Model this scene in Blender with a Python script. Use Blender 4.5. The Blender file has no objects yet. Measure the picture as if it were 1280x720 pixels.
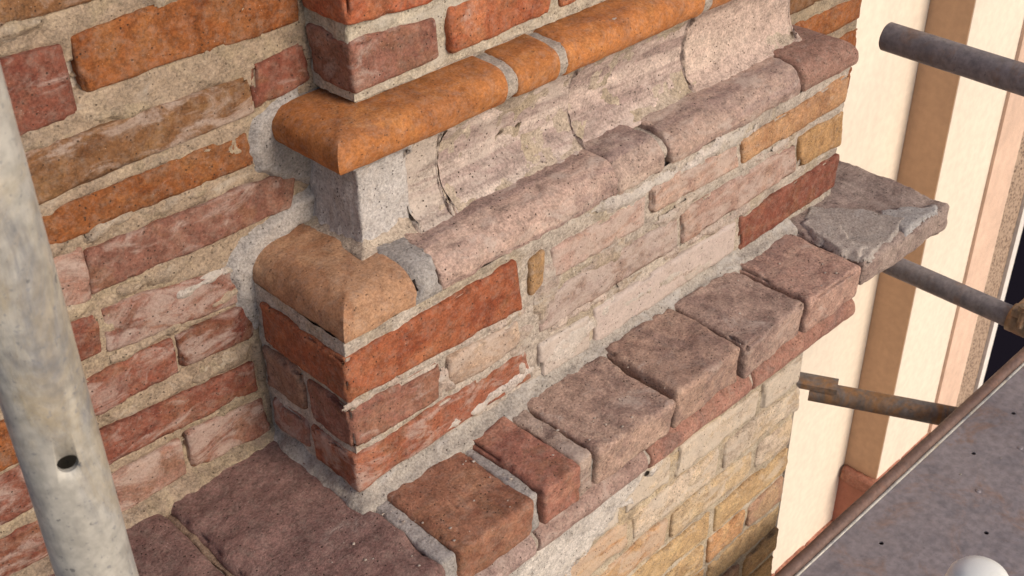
import bpy, bmesh, math
import numpy as np
from mathutils import Vector, Matrix

# ------------------------------------------------------------------ camera, sky, sun, exposure
scene = bpy.context.scene
COL = scene.collection
cam_data = bpy.data.cameras.new("camera")
cam = bpy.data.objects.new("camera", cam_data); COL.objects.link(cam)
cam.location = (-0.6385, -0.9369, 1.0874)
cam.rotation_euler = (0.9662, 0.0149, -0.7785)
cam_data.sensor_width = 36.0
cam_data.lens = 43.43
cam_data.clip_start = 0.02
cam_data.clip_end = 500.0
cam_data.dof.use_dof = True
cam_data.dof.focus_distance = 1.55
cam_data.dof.aperture_fstop = 24.0
scene.camera = cam

SUN_DIR = Vector((0.15, -0.85, 0.50)).normalized()      # towards the sun
world = bpy.data.worlds.new("World"); scene.world = world; world.use_nodes = True
wn = world.node_tree; wn.nodes.clear()
sky = wn.nodes.new("ShaderNodeTexSky"); sky.sky_type = 'NISHITA'; sky.sun_disc = False
sky.sun_elevation = math.asin(SUN_DIR.z)
sky.sun_rotation = math.atan2(SUN_DIR.x, SUN_DIR.y)
sky.air_density = 1.0; sky.dust_density = 2.0; sky.ozone_density = 1.0
bg = wn.nodes.new("ShaderNodeBackground"); bg.inputs[1].default_value = 0.125
wo = wn.nodes.new("ShaderNodeOutputWorld")
wn.links.new(sky.outputs[0], bg.inputs[0]); wn.links.new(bg.outputs[0], wo.inputs[0])
sun_data = bpy.data.lights.new("sun", 'SUN'); sun_data.energy = 2.5; sun_data.angle = math.radians(22)
sun_data.color = (1.0, 0.875, 0.73)
sun = bpy.data.objects.new("sun", sun_data); COL.objects.link(sun)
sun.rotation_euler = SUN_DIR.to_track_quat('Z', 'Y').to_euler()
vs = scene.view_settings
vs.view_transform = 'Standard'; vs.look = 'None'; vs.gamma = 1.0; vs.use_curve_mapping = False
vs.exposure = 0.0

# ------------------------------------------------------------------ numpy noise
def _hash(i, j, k, s):
    h = (i * 374761393 + j * 668265263 + k * 2147483647 + s * 1274126177) & 0xFFFFFFFF
    h = ((h ^ (h >> 13)) * 1274126177) & 0xFFFFFFFF
    h = ((h ^ (h >> 16)) * 2246822519) & 0xFFFFFFFF
    h = h ^ (h >> 15)
    return (h & 0xFFFF).astype(np.float64) / 32767.5 - 1.0
def vnoise(p, s=0):
    f = np.floor(p); i = f.astype(np.int64); t = p - f; t = t * t * t * (t * (t * 6 - 15) + 10)
    x, y, z = i[:, 0], i[:, 1], i[:, 2]; tx, ty, tz = t[:, 0], t[:, 1], t[:, 2]
    def L(a, b, w): return a + (b - a) * w
    c = lambda a, b, d: _hash(x + a, y + b, z + d, s)
    return L(L(L(c(0,0,0), c(1,0,0), tx), L(c(0,1,0), c(1,1,0), tx), ty),
             L(L(c(0,0,1), c(1,0,1), tx), L(c(0,1,1), c(1,1,1), tx), ty), tz)
ROT = np.array([[0.00, 0.80, 0.60], [-0.80, 0.36, -0.48], [-0.60, -0.48, 0.64]])
def fbm(p, freq, s=0, octv=3, gain=0.5):
    q = p * freq; out = np.zeros(len(p)); a = 1.0
    for o in range(octv):
        out += a * vnoise(q + 17.3 * o, s + o * 7); q = (q @ ROT) * 2.07; a *= gain
    return out
def smooth(a, b, x):
    t = np.clip((x - a) / (b - a), 0, 1); return t * t * (3 - 2 * t)

# ------------------------------------------------------------------ materials
def nodes_of(name):
    m = bpy.data.materials.new(name); m.use_nodes = True
    nt = m.node_tree; nt.nodes.clear()
    out = nt.nodes.new("ShaderNodeOutputMaterial"); b = nt.nodes.new("ShaderNodeBsdfPrincipled")
    nt.links.new(b.outputs[0], out.inputs[0])
    return m, nt, b
class G:
    def __init__(s, nt): s.nt = nt; s.l = nt.links.new
    def n(s, t, **k):
        o = s.nt.nodes.new(t)
        for a, v in k.items(): setattr(o, a, v)
        return o
    def put(s, sock, v):
        if hasattr(v, 'is_output'): s.l(v, sock)
        elif isinstance(v, (tuple, list)) and len(v) == 3 and sock.type == 'RGBA': sock.default_value = (*v, 1)
        else: sock.default_value = v
    def noise(s, vec, scale, detail=3, rough=0.55, dist=0.0):
        o = s.n("ShaderNodeTexNoise"); s.put(o.inputs['Vector'], vec)
        o.inputs['Scale'].default_value = scale; o.inputs['Detail'].default_value = detail
        o.inputs['Roughness'].default_value = rough; o.inputs['Distortion'].default_value = dist
        return o.outputs[0]
    def voro(s, vec, scale):
        o = s.n("ShaderNodeTexVoronoi"); s.put(o.inputs['Vector'], vec); o.inputs['Scale'].default_value = scale
        return o.outputs['Distance']
    def ramp(s, v, a, b, lo=0.0, hi=1.0):
        o = s.n("ShaderNodeMapRange", interpolation_type='SMOOTHSTEP')
        for i, x in zip((0, 1, 2, 3, 4), (v, a, b, lo, hi)): s.put(o.inputs[i], x)
        return o.outputs[0]
    def math(s, op, a, b=0.0, c=0.0):
        o = s.n("ShaderNodeMath", operation=op)
        for i, x in enumerate((a, b, c)): s.put(o.inputs[i], x)
        return o.outputs[0]
    def mix(s, f, a, b, mode='MIX'):
        o = s.n("ShaderNodeMix", data_type='RGBA', blend_type=mode)
        s.put(o.inputs[0], f); s.put(o.inputs[6], a); s.put(o.inputs[7], b); return o.outputs[2]
    def hsv(s, c, h=0.5, sat=1.0, v=1.0):
        o = s.n("ShaderNodeHueSaturation"); s.put(o.inputs[0], h); s.put(o.inputs[1], sat); s.put(o.inputs[2], v); s.put(o.inputs[4], c)
        return o.outputs[0]
    def vadd(s, a, b, op='ADD'):
        o = s.n("ShaderNodeVectorMath", operation=op); s.put(o.inputs[0], a); s.put(o.inputs[1], b); return o.outputs[0]
    def bump(s, h, strength, dist, prev=None):
        o = s.n("ShaderNodeBump"); o.inputs['Strength'].default_value = strength; o.inputs['Distance'].default_value = dist
        s.put(o.inputs['Height'], h)
        if prev is not None: s.l(prev, o.inputs['Normal'])
        return o.outputs[0]

def masonry(name, grain=1.0, film=(0.55, 0.465, 0.41), vary=1.0, pits=1.0, second=(0.20, 0.10, 0.045), second_amt=0.35, band=1.0):
    """burnt clay / mortar: colour from the object, alpha = how much lime film lies on it"""
    m, nt, b = nodes_of(name); g = G(nt)
    oi = g.n("ShaderNodeObjectInfo"); geo = g.n("ShaderNodeNewGeometry")
    rv = g.n("ShaderNodeCombineXYZ"); r7 = g.math('MULTIPLY', oi.outputs['Random'], 37.0)
    for i in range(3): g.l(r7, rv.inputs[i])
    p = g.vadd(geo.outputs['Position'], rv.outputs[0])
    bm_ = g.n("ShaderNodeMapping"); bm_.inputs['Scale'].default_value = (band, 1.0, 1.0 if band == 1.0 else 1.6); g.l(p, bm_.inputs[0])
    big = g.noise(bm_.outputs[0], 11, 5, 0.62, 1.0); mid = g.noise(p, 55, 5, 0.7); fine = g.noise(p, 300, 4, 0.75)
    base = oi.outputs['Color']
    rnd = g.ramp(oi.outputs['Random'], 0, 1, 0.9, 1.08)
    c = g.hsv(base, 0.5, 1.0, rnd)
    c = g.mix(g.math('MULTIPLY', g.ramp(big, 0.50, 0.60), second_amt), c, second)
    pb = g.noise(g.vadd(bm_.outputs[0], (2.1, 8.3, 4.4)), 19, 5, 0.65, 0.8)
    c = g.mix(g.ramp(pb, 0.50, 0.66, 0, 0.60 * vary), c, g.hsv(base, 0.488, 1.08, 0.55))
    pc = g.noise(g.vadd(bm_.outputs[0], (7.7, 1.9, 6.2)), 15, 5, 0.65, 0.8)
    c = g.mix(g.ramp(pc, 0.50, 0.66, 0, 0.45 * vary), c, g.hsv(base, 0.512, 0.95, 1.35))
    cell = g.n("ShaderNodeTexVoronoi"); cell.inputs['Scale'].default_value = 380; g.l(p, cell.inputs['Vector'])
    sand = g.n("ShaderNodeSeparateColor"); g.l(cell.outputs['Color'], sand.inputs[0])
    val = g.math('ADD', g.ramp(mid, 0.3, 0.7, 1 - 0.22 * vary, 1 + 0.18 * vary), g.ramp(fine, 0.32, 0.68, -0.26, 0.24))
    val = g.math('ADD', val, g.ramp(sand.outputs[0], 0, 1, -0.10 * grain, 0.10 * grain))
    c = g.hsv(c, 0.5, 1.0, val)
    # lime film and dust with ragged edge
    st = g.n("ShaderNodeMapping"); st.inputs['Scale'].default_value = (0.7, 1.0, 1.35); g.l(p, st.inputs[0])
    lf = g.noise(st.outputs[0], 24, 7, 0.68, 0.8)
    lim = g.math('MULTIPLY', oi.outputs['Alpha'], 0.50)
    thr = g.math('SUBTRACT', 0.76, lim)
    mask = g.ramp(g.math('SUBTRACT', lf, thr), -0.06, 0.13)
    mask = g.math('MULTIPLY', mask, g.ramp(fine, 0.25, 0.6, 0.40, 0.78))
    c = g.mix(mask, c, g.mix(0.35, film, base))
    # thin all-over bloom
    c = g.mix(g.ramp(g.noise(p, 90, 5, 0.7), 0.42, 0.75, 0.0, 0.25), c, (0.42, 0.34, 0.28))
    # pits and grit
    vo = g.voro(p, 135); pit = g.ramp(vo, 0.10, 0.19, 1, 0)
    sel = g.ramp(g.noise(p, 60, 2), 0.46, 0.54)
    pit = g.math('MULTIPLY', pit, g.math('MULTIPLY', sel, pits))
    c = g.mix(g.math('MULTIPLY', pit, 0.8), c, (0.045, 0.03, 0.022))
    grit = g.ramp(g.voro(g.vadd(p, (3.3, 1.7, 5.1)), 210), 0.07, 0.12, 1, 0)
    c = g.mix(g.math('MULTIPLY', grit, g.math('MULTIPLY', 0.5, g.ramp(g.noise(p, 47, 2), 0.5, 0.6))), c, (0.60, 0.52, 0.44))
    g.l(c, b.inputs['Base Color'])
    b.inputs['Roughness'].default_value = 0.88; b.inputs['Specular IOR Level'].default_value = 0.28
    n1 = g.bump(g.noise(p, 120, 5, 0.7), 0.45 * grain, 0.0035)
    n2 = g.bump(fine, 0.6 * min(grain, 1.1), 0.0020, n1)
    n3 = g.bump(g.math('SUBTRACT', 1.0, pit), 0.7, 0.0015, n2)
    g.l(n3, b.inputs['Normal'])
    return m
M_BRICK = masonry("fired_brick")
M_SMOOTH = masonry("smooth_moulded_brick", 0.35, vary=0.75, pits=0.7, second=(0.27, 0.11, 0.05), second_amt=0.45)
M_STONE = masonry("weathered_brick", 1.3, vary=1.0, pits=1.2, second=(0.20, 0.125, 0.11), second_amt=0.55)
M_MORTAR = masonry("lime_mortar", 1.4, vary=0.85, pits=0.9, second=(0.33, 0.26, 0.17), second_amt=0.55, film=(0.55, 0.50, 0.44))
M_MOULD = masonry("weathered_moulding", 1.3, vary=1.1, pits=1.3, second=(0.235, 0.155, 0.145), second_amt=0.62, band=0.16)
M_LOW = masonry("weathered_buff_brick", 1.3, vary=1.0, pits=1.4, second=(0.50, 0.35, 0.19), second_amt=0.45, film=(0.60, 0.53, 0.45))
M_CEMENT = masonry("grey_cement", 1.15, vary=0.5, pits=1.0, second=(0.30, 0.27, 0.25), second_amt=0.4, film=(0.55, 0.52, 0.50))

def metal(name, col, dirt, rust, rough=0.5, met=0.5, rust_amt=0.5, dirt_amt=0.6, sc=1.0, stretch=(1, 1, 0.35)):
    m, nt, b = nodes_of(name); g = G(nt); geo = g.n("ShaderNodeNewGeometry")
    mp = g.n("ShaderNodeMapping"); mp.inputs['Scale'].default_value = stretch; g.l(geo.outputs['Position'], mp.inputs[0])
    p = geo.outputs['Position']; q = mp.outputs[0]
    c = g.mix(g.ramp(g.noise(q, 22 * sc, 6, 0.7, 0.5), 0.46, 0.68, 0, dirt_amt), col, dirt)
    rmask = g.ramp(g.noise(g.vadd(q, (4, 2, 9)), 16 * sc, 7, 0.72, 0.7), 0.56 - 0.2 * rust_amt, 0.72 - 0.1 * rust_amt, 0, min(1, 0.5 + rust_amt))
    c = g.mix(rmask, c, rust)
    sm_ = g.n('ShaderNodeMapping'); sm_.inputs['Scale'].default_value = tuple(1.0 if a < .5 else (6.0 if min(stretch) < .5 else 1.0) for a in stretch); g.l(p, sm_.inputs[0])
    scr = g.ramp(g.noise(sm_.outputs[0], 45 * sc, 5, .7), 0.64, 0.70, 0, 0.55)
    c = g.mix(scr, c, dirt)
    c = g.mix(g.ramp(g.noise(g.vadd(p, (5, 5, 5)), 75 * sc, 3, .6), 0.68, 0.71, 0, 0.65 if min(stretch) < .5 else 0.25), c, g.hsv((*dirt, 1), .5, .8, .55))
    sp = g.math('MULTIPLY', g.ramp(g.noise(p, 260 * sc, 2), 0.62, 0.70), 0.5)
    c = g.mix(sp, c, dirt)
    c = g.hsv(c, 0.5, 1.0, g.ramp(g.noise(p, 110 * sc, 4), 0.3, 0.7, 0.85, 1.15))
    g.l(c, b.inputs['Base Color'])
    g.l(g.math('MULTIPLY', g.math('SUBTRACT', 1.0, rmask), met), b.inputs['Metallic'])
    g.l(g.ramp(g.noise(p, 60 * sc, 4), 0.3, 0.7, rough - 0.1, rough + 0.2), b.inputs['Roughness'])
    n1 = g.bump(g.noise(p, 90 * sc, 5, 0.6), 0.25, 0.002); n2 = g.bump(rmask, 0.35, 0.001, n1)
    g.l(n2, b.inputs['Normal']); return m
M_POLE = metal("weathered_galvanised", (0.48, 0.455, 0.41), (0.19, 0.195, 0.22), (0.36, 0.29, 0.19), 0.5, 0.3, 0.3, 0.85)
M_TUBE = metal("dark_steel_tube", (0.235, 0.21, 0.215), (0.13, 0.12, 0.13), (0.21, 0.13, 0.09), 0.5, 0.35, 0.35, 0.6)
M_RUST = metal("rusty_steel_tube", (0.18, 0.16, 0.15), (0.09, 0.08, 0.07), (0.26, 0.13, 0.05), 0.6, 0.3, 0.8, 0.6)
M_DECK = metal("steel_deck", (0.29, 0.255, 0.27), (0.19, 0.175, 0.195), (0.25, 0.16, 0.125), 0.55, 0.35, 0.32, 0.7, 0.6, (1, 1, 1))
M_LIP = metal("brown_steel_lip", (0.17, 0.105, 0.085), (0.10, 0.06, 0.05), (0.19, 0.10, 0.07), 0.6, 0.25, 0.5, 0.6, 1.0, (0.4, 1, 1))
M_COUPLER = metal("coupler_steel", (0.30, 0.22, 0.15), (0.14, 0.10, 0.08), (0.30, 0.15, 0.07), 0.55, 0.5, 0.5, 0.6)

def stucco(name, col, var=0.12, grain=160, strength=0.3, speck=None, big=2.0):
    m, nt, b = nodes_of(name); g = G(nt); geo = g.n("ShaderNodeNewGeometry"); p = geo.outputs['Position']
    c = g.hsv((*col, 1), 0.5, 1.0, g.ramp(g.noise(p, big, 6, 0.6), 0.3, 0.7, 1 - var, 1 + var))
    mp = g.n('ShaderNodeMapping'); mp.inputs['Scale'].default_value = (1, 1, .12); g.l(p, mp.inputs[0])
    c = g.hsv(c, 0.5, 1.0, g.ramp(g.noise(mp.outputs[0], 9, 6, .65), 0.35, 0.75, 1.03, 1 - var * 1.2))
    if speck: c = g.mix(g.ramp(g.voro(p, grain), 0.2, 0.55), c, speck)
    c = g.hsv(c, 0.5, 1.0, g.ramp(g.noise(p, 30, 4), 0.3, 0.7, 0.95, 1.05))
    g.l(c, b.inputs['Base Color']); b.inputs['Roughness'].default_value = 0.9
    g.l(g.bump(g.noise(p, grain, 3), strength, 0.01), b.inputs['Normal']); return m
M_CREAM = stucco("cream_render", (0.78, 0.68, 0.565), 0.03, strength=0.1)
M_SHADE_TONE = stucco("shade_toned_render", (0.56, 0.35, 0.215), 0.06, strength=0.15)  # ochre tone puts the return's shade into its colour
M_PINK = stucco("pink_render", (0.74, 0.52, 0.40), 0.10)
M_PEBBLE = stucco("pebble_dash", (0.16, 0.10, 0.07), 0.2, 70, 1.0, (0.42, 0.30, 0.22))
M_WHITE = stucco("white_frame_paint", (0.72, 0.68, 0.64), 0.03)
M_BASE = stucco("red_plinth", (0.42, 0.17, 0.11), 0.15, 90, 0.5)
M_GROUND = stucco("pale_paving", (0.38, 0.33, 0.28), 0.2, 20, 0.5)
m, nt, b = nodes_of("unlit_pane"); b.inputs['Base Color'].default_value = (0.008, 0.007, 0.012, 1); b.inputs['Roughness'].default_value = 0.3; b.inputs['Specular IOR Level'].default_value = 0.0; M_UNLIT_PANE = m  # near-black without reflection: the opening's dark interior is painted on the pane
m, nt, b = nodes_of("bright_spot_white"); g = G(nt); geo = g.n("ShaderNodeNewGeometry")
g.l(g.mix(g.ramp(g.noise(geo.outputs['Position'], 40, 5), 0.5, 0.75, 0, 0.35), (0.86, 0.85, 0.80), (0.62, 0.58, 0.46)), b.inputs['Base Color'])
b.inputs['Roughness'].default_value = 0.45; M_CAP = m

# ------------------------------------------------------------------ object helpers
def empty(name, loc=(0, 0, 0), label=None, cat=None, group=None):
    o = bpy.data.objects.new(name, None); COL.objects.link(o); o.location = loc; o.empty_display_size = 0.1
    tag(o, label, cat, group); return o
def tag(o, label=None, cat=None, group=None, kind=None):
    for k, v in (("label", label), ("category", cat), ("group", group), ("kind", kind)):
        if v: o[k] = v
    return o
def world_of(o):
    v = Vector(o.location)
    while o.parent: o = o.parent; v += Vector(o.location)
    return v
def mesh_obj(name, verts, faces, mat, parent=None, color=None, smooth_shade=True, rough=None, origin=None, crisp=False):
    """verts in world space; the object's origin is put at its middle"""
    verts = np.asarray(verts, dtype=np.float64)
    me = bpy.data.meshes.new(name); me.from_pydata(verts.tolist(), [], [list(map(int, f)) for f in faces]); me.update()
    if rough:
        n = np.empty(len(verts) * 3); me.vertex_normals.foreach_get("vector", n); n = n.reshape(-1, 3)
        verts = rough(verts, n)
    o0 = verts.mean(0) if origin is None else np.array(origin)
    me.vertices.foreach_set("co", (verts - o0).ravel())
    me.polygons.foreach_set("use_smooth", [smooth_shade] * len(me.polygons))
    me.materials.append(mat); me.update()
    if crisp: me.set_sharp_from_angle(angle=math.radians(42))
    o = bpy.data.objects.new(name, me); COL.objects.link(o)
    if parent is not None:
        o.parent = parent; o.location = Vector(o0) - world_of(parent)
    else: o.location = o0
    if color is not None: o.color = color if len(color) == 4 else (*color, 0.25)
    return o
def roughen(a1, a2=0.0, seed=0, f1=26.0, f2=95.0, warp=0.0, bias=0.0, band=0.0, spall=0.0):
    def fn(v, n):
        d = band * fbm(v * np.array([.16, 1, 1]), 46, seed + 3, 3) - spall * smooth(.30, .62, fbm(v * np.array([.5, 1, 1]), 30, seed + 13, 3)) + a1 * fbm(v, f1, seed, 3) + (a2 * fbm(v, f2, seed + 31, 2) if a2 else 0) + bias
        r = v + n * d[:, None]
        if warp: r = r + warp * np.stack([fbm(v, 22, seed + k, 2) for k in (51, 61, 71)], 1)
        return r
    return fn
def groove(v2, quads, seed, v3, depth=.0032, width=.0035):
    out = np.zeros(len(v2)); on = smooth(-.15, .35, fbm(v3, 16, seed, 3))
    for q in quads:
        c = np.array(q); x0 = (c[0,0]+c[3,0])/2; x1 = (c[1,0]+c[2,0])/2
        t = np.clip((v2[:,0]-x0)/max(x1-x0,1e-6), 0, 1)
        zt = c[0,1]+(c[1,1]-c[0,1])*t; zb = c[3,1]+(c[2,1]-c[3,1])*t
        dx = np.maximum(x0 - v2[:,0], v2[:,0] - x1); dz = np.maximum(zb - v2[:,1], v2[:,1] - zt)
        d = np.where((dx > 0) & (dz > 0), np.hypot(dx, dz), np.maximum(dx, dz))
        out = np.maximum(out, np.exp(-((d - .001) / width) ** 2))
    return depth * out * on
def lattice_box(h, seg, r):
    n = [max(2, int(round(2 * a / seg))) for a in h]
    I = -np.ones([k + 1 for k in n], dtype=np.int64)
    m = np.zeros(I.shape, bool)
    for ax in range(3):
        sl = [slice(None)] * 3; sl[ax] = 0; m[tuple(sl)] = True; sl[ax] = -1; m[tuple(sl)] = True
    idx = np.argwhere(m); I[m] = np.arange(len(idx))
    u = idx / np.array(n) * 2 - 1
    F = []
    for ax in range(3):
        for end in (0, -1):
            sl = [slice(None)] * 3; sl[ax] = end; A = I[tuple(sl)]
            q = np.stack([A[:-1, :-1], A[1:, :-1], A[1:, 1:], A[:-1, 1:]], -1).reshape(-1, 4)
            flip = (end == -1) != (ax != 1)
            # outward orientation
            F.append(q[:, ::-1] if flip else q)
    p = u * np.array(h); hh = np.array(h)
    inner = np.clip(p, -(hh - r), hh - r); d = p - inner
    nn = d / np.maximum(np.linalg.norm(d, axis=1, keepdims=True), 1e-9)
    return inner + nn * r, nn, np.concatenate(F)
def brick(parent, corners, y0, y1, color, mat=None, seed=0, r=0.0032, a1=0.0012, a2=0.0006, seg=0.0042, chip=0.0030, name="brick", warp=0.0013, tilt=0.0):
    """corners: TL,TR,BR,BL as (x,z); y0 front, y1 back"""
    c = np.array(corners, float); TL, TR, BR, BL = c
    hx = (np.linalg.norm(TR - TL) + np.linalg.norm(BR - BL)) / 4; hz = (np.linalg.norm(TL - BL) + np.linalg.norm(TR - BR)) / 4; hy = (y1 - y0) / 2
    rr = min(r, hx * .45, hy * .45, hz * .45)
    p, n, F = lattice_box((hx, hy, hz), seg, rr)
    u = (p[:, 0] / hx + 1) / 2; w = (p[:, 2] / hz + 1) / 2
    top = TL[None] * (1 - u)[:, None] + TR[None] * u[:, None]; bot = BL[None] * (1 - u)[:, None] + BR[None] * u[:, None]
    xz = bot * (1 - w)[:, None] + top * w[:, None]
    y = (y0 + y1) / 2 + p[:, 1] + tilt * (w - .5)
    v = np.stack([xz[:, 0], y, xz[:, 1]], 1)
    e = 1 - np.abs(n).max(1)
    d = a1 * fbm(v, 30, seed, 3) + a2 * fbm(v, 120, seed + 9, 2) - chip * np.clip(e * 3, 0, 1) * smooth(0.25, 0.8, fbm(v, 34, seed + 5, 3)) * 2.2
    v = v + n * d[:, None] + warp * np.stack([fbm(v, 17, seed + k, 2) for k in (51, 61, 71)], 1) * np.array([1, .35, 1])
    return mesh_obj(name, v, F, mat or M_BRICK, parent, color)
def box_brick(parent, lo, hi, color, mat=None, seed=0, rot=(0, 0, 0), **k):
    """free-standing block lo..hi, tilted a little about its middle (degrees)"""
    lo, hi = np.array(lo, float), np.array(hi, float); h = (hi - lo) / 2; c = (hi + lo) / 2
    r = min(k.get('r', 0.007), h.min() * .48)
    p, n, F = lattice_box(h, k.get('seg', 0.0045), r)
    R = np.array(Matrix.Rotation(math.radians(rot[0]), 3, 'X') @ Matrix.Rotation(math.radians(rot[1]), 3, 'Y') @ Matrix.Rotation(math.radians(rot[2]), 3, 'Z'))
    v = p @ R.T + c; n = n @ R.T
    e = 1 - np.abs(n).max(1)
    d = k.get('a1', .002) * fbm(v, 26, seed, 3) + k.get('a2', .0008) * fbm(v, 120, seed + 9, 2) - k.get('chip', .005) * np.clip(e * 3, 0, 1) * smooth(.25, .8, fbm(v, 30, seed + 5, 3)) * 2.0
    w = k.get('warp', .003)
    v = v + n * d[:, None] + w * np.stack([fbm(v, 15, seed + q, 2) for q in (51, 61, 71)], 1)
    return mesh_obj(k.get('name', 'brick'), v, F, mat or M_BRICK, parent, color)
def plain_box(name, lo, hi, mat, parent=None, color=None):
    (x0, y0, z0), (x1, y1, z1) = lo, hi
    v = [(x0,y0,z0),(x1,y0,z0),(x1,y1,z0),(x0,y1,z0),(x0,y0,z1),(x1,y0,z1),(x1,y1,z1),(x0,y1,z1)]
    f = [(0,3,2,1),(4,5,6,7),(0,1,5,4),(1,2,6,5),(2,3,7,6),(3,0,4,7)]
    return mesh_obj(name, v, f, mat, parent, color, smooth_shade=False)
def grid_faces(nu, nv, flip=False):
    A = np.arange(nu * nv).reshape(nu, nv)
    q = np.stack([A[:-1, :-1], A[1:, :-1], A[1:, 1:], A[:-1, 1:]], -1).reshape(-1, 4)
    return q[:, ::-1] if flip else q
def wall_sheet(name, x0, x1, z0, z1, y, parent, color, mat=None, seed=0, amp=0.003, res=0.0035, holes=(), quads=()):
    xs = np.arange(x0, x1 + res, res); zs = np.arange(z0, z1 + res, res)
    X, Z = np.meshgrid(xs, zs, indexing='ij'); v = np.stack([X.ravel(), np.full(X.size, y), Z.ravel()], 1)
    d = amp * fbm(v, 21, seed, 3) + amp * .35 * fbm(v, 130, seed + 3, 2)
    for hx, hz, hr, hd in holes:
        dist = np.hypot(v[:, 0] - hx, (v[:, 2] - hz)) * (1 + .35 * fbm(v, 90, seed + 8, 1))
        d -= hd * smooth(hr, hr * .45, dist)
    if quads: d -= groove(v[:, [0, 2]], quads, seed + 20, v)
    v[:, 1] -= d
    return mesh_obj(name, v, grid_faces(len(xs), len(zs)), mat or M_MORTAR, parent, color)
def dens(pts, step):
    pts = np.array(pts, float); out = [pts[:1]]
    for a, b in zip(pts[:-1], pts[1:]):
        n = max(1, int(round(np.linalg.norm(b - a) / step))); t = np.linspace(0, 1, n + 1)[1:, None]; out.append(a + (b - a) * t)
    return np.concatenate(out)
def spline(pts, n=6):
    p = [np.array(q, float) for q in pts]; p = [2 * p[0] - p[1]] + p + [2 * p[-1] - p[-2]]; out = []
    for i in range(1, len(p) - 2):
        for t in np.linspace(0, 1, n, endpoint=False):
            a, b, c, d = p[i-1:i+3]
            out.append(.5 * ((2*b) + (-a + c)*t + (2*a - 5*b + 4*c - d)*t*t + (-a + 3*b - 3*c + d)*t**3))
    out.append(p[-2]); return np.array(out)
def sweep(name, profile, yc, parent, color, mat, x0=None, x1=None, xc=None, yw=None, res=0.005, rough=None, closed=True, cap=True, rnd=0.006, xr=None):
    """profile (outward offset o, z). Runs along +X on the plane y = yc - o; with xc it turns the corner at xc
    and runs back to the wall at yw (left return); with xr it turns the corner at xr and returns on the right."""
    pr = np.array(profile, float); cen = pr.mean(0); rings = []
    def ring(px, py): rings.append(np.stack([px, py, None if False else cur[:, 1]], 1))
    if xc is not None:
        n = max(3, int((yw - yc) / res))
        for t in np.linspace(0, 1, n, endpoint=False):
            cur = pr; ring(xc - pr[:, 0], yw + (yc - pr[:, 0] - yw) * t)
        cur = pr; ring(xc - pr[:, 0], yc - pr[:, 0])
        xa = None
    xs_end = x1
    if xc is None:
        for s, dx in ((.80, 0), (.93, rnd * .25), (.985, rnd * .6)):
            cur = cen + (pr - cen) * s if cap else pr; ring(np.full(len(pr), x0 + dx), yc - cur[:, 0])
        start = x0 + rnd; n = max(2, int((x1 - start - rnd) / res)) if xr is None else None
    cur = pr
    endx = (x1 - rnd) if xr is None else None
    if xc is not None:
        n = max(3, int((endx - xc) / res)) if xr is None else max(3, int((xr - xc) / res))
        for t in np.linspace(0, 1, n + 1)[1:]:
            a = xc - pr[:, 0]; bb = np.full(len(pr), endx) if xr is None else xr + pr[:, 0]
            ring(a + (bb - a) * t, yc - pr[:, 0])
    else:
        n = max(2, int(((endx if xr is None else xr) - start) / res))
        for t in np.linspace(0, 1, n + 1):
            bb = np.full(len(pr), endx) if xr is None else xr + pr[:, 0]
            ring(start + (bb - start) * t, yc - pr[:, 0])
    if xr is not None:
        n = max(3, int((yw - yc) / res))
        for t in np.linspace(0, 1, n + 1)[1:]:
            ring(xr + pr[:, 0], (yc - pr[:, 0]) + (yw - (yc - pr[:, 0])) * t)
    else:
        for s, dx in ((.985, -rnd * .6), (.93, -rnd * .25), (.80, 0)):
            cur = cen + (pr - cen) * s if cap else pr; ring(np.full(len(pr), x1 + dx), yc - cur[:, 0])
    V = np.concatenate(rings); k = len(pr); F = []
    for i in range(len(rings) - 1):
        for j in range(k if closed else k - 1):
            j2 = (j + 1) % k; F.append((i*k + j, (i+1)*k + j, (i+1)*k + j2, i*k + j2))
    if closed:
        F.append(tuple(range(k))); F.append(tuple(reversed(range((len(rings)-1)*k, len(rings)*k))))
    return mesh_obj(name, V, F, mat, parent, color, rough=rough, crisp=(mat is M_SMOOTH))
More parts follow.
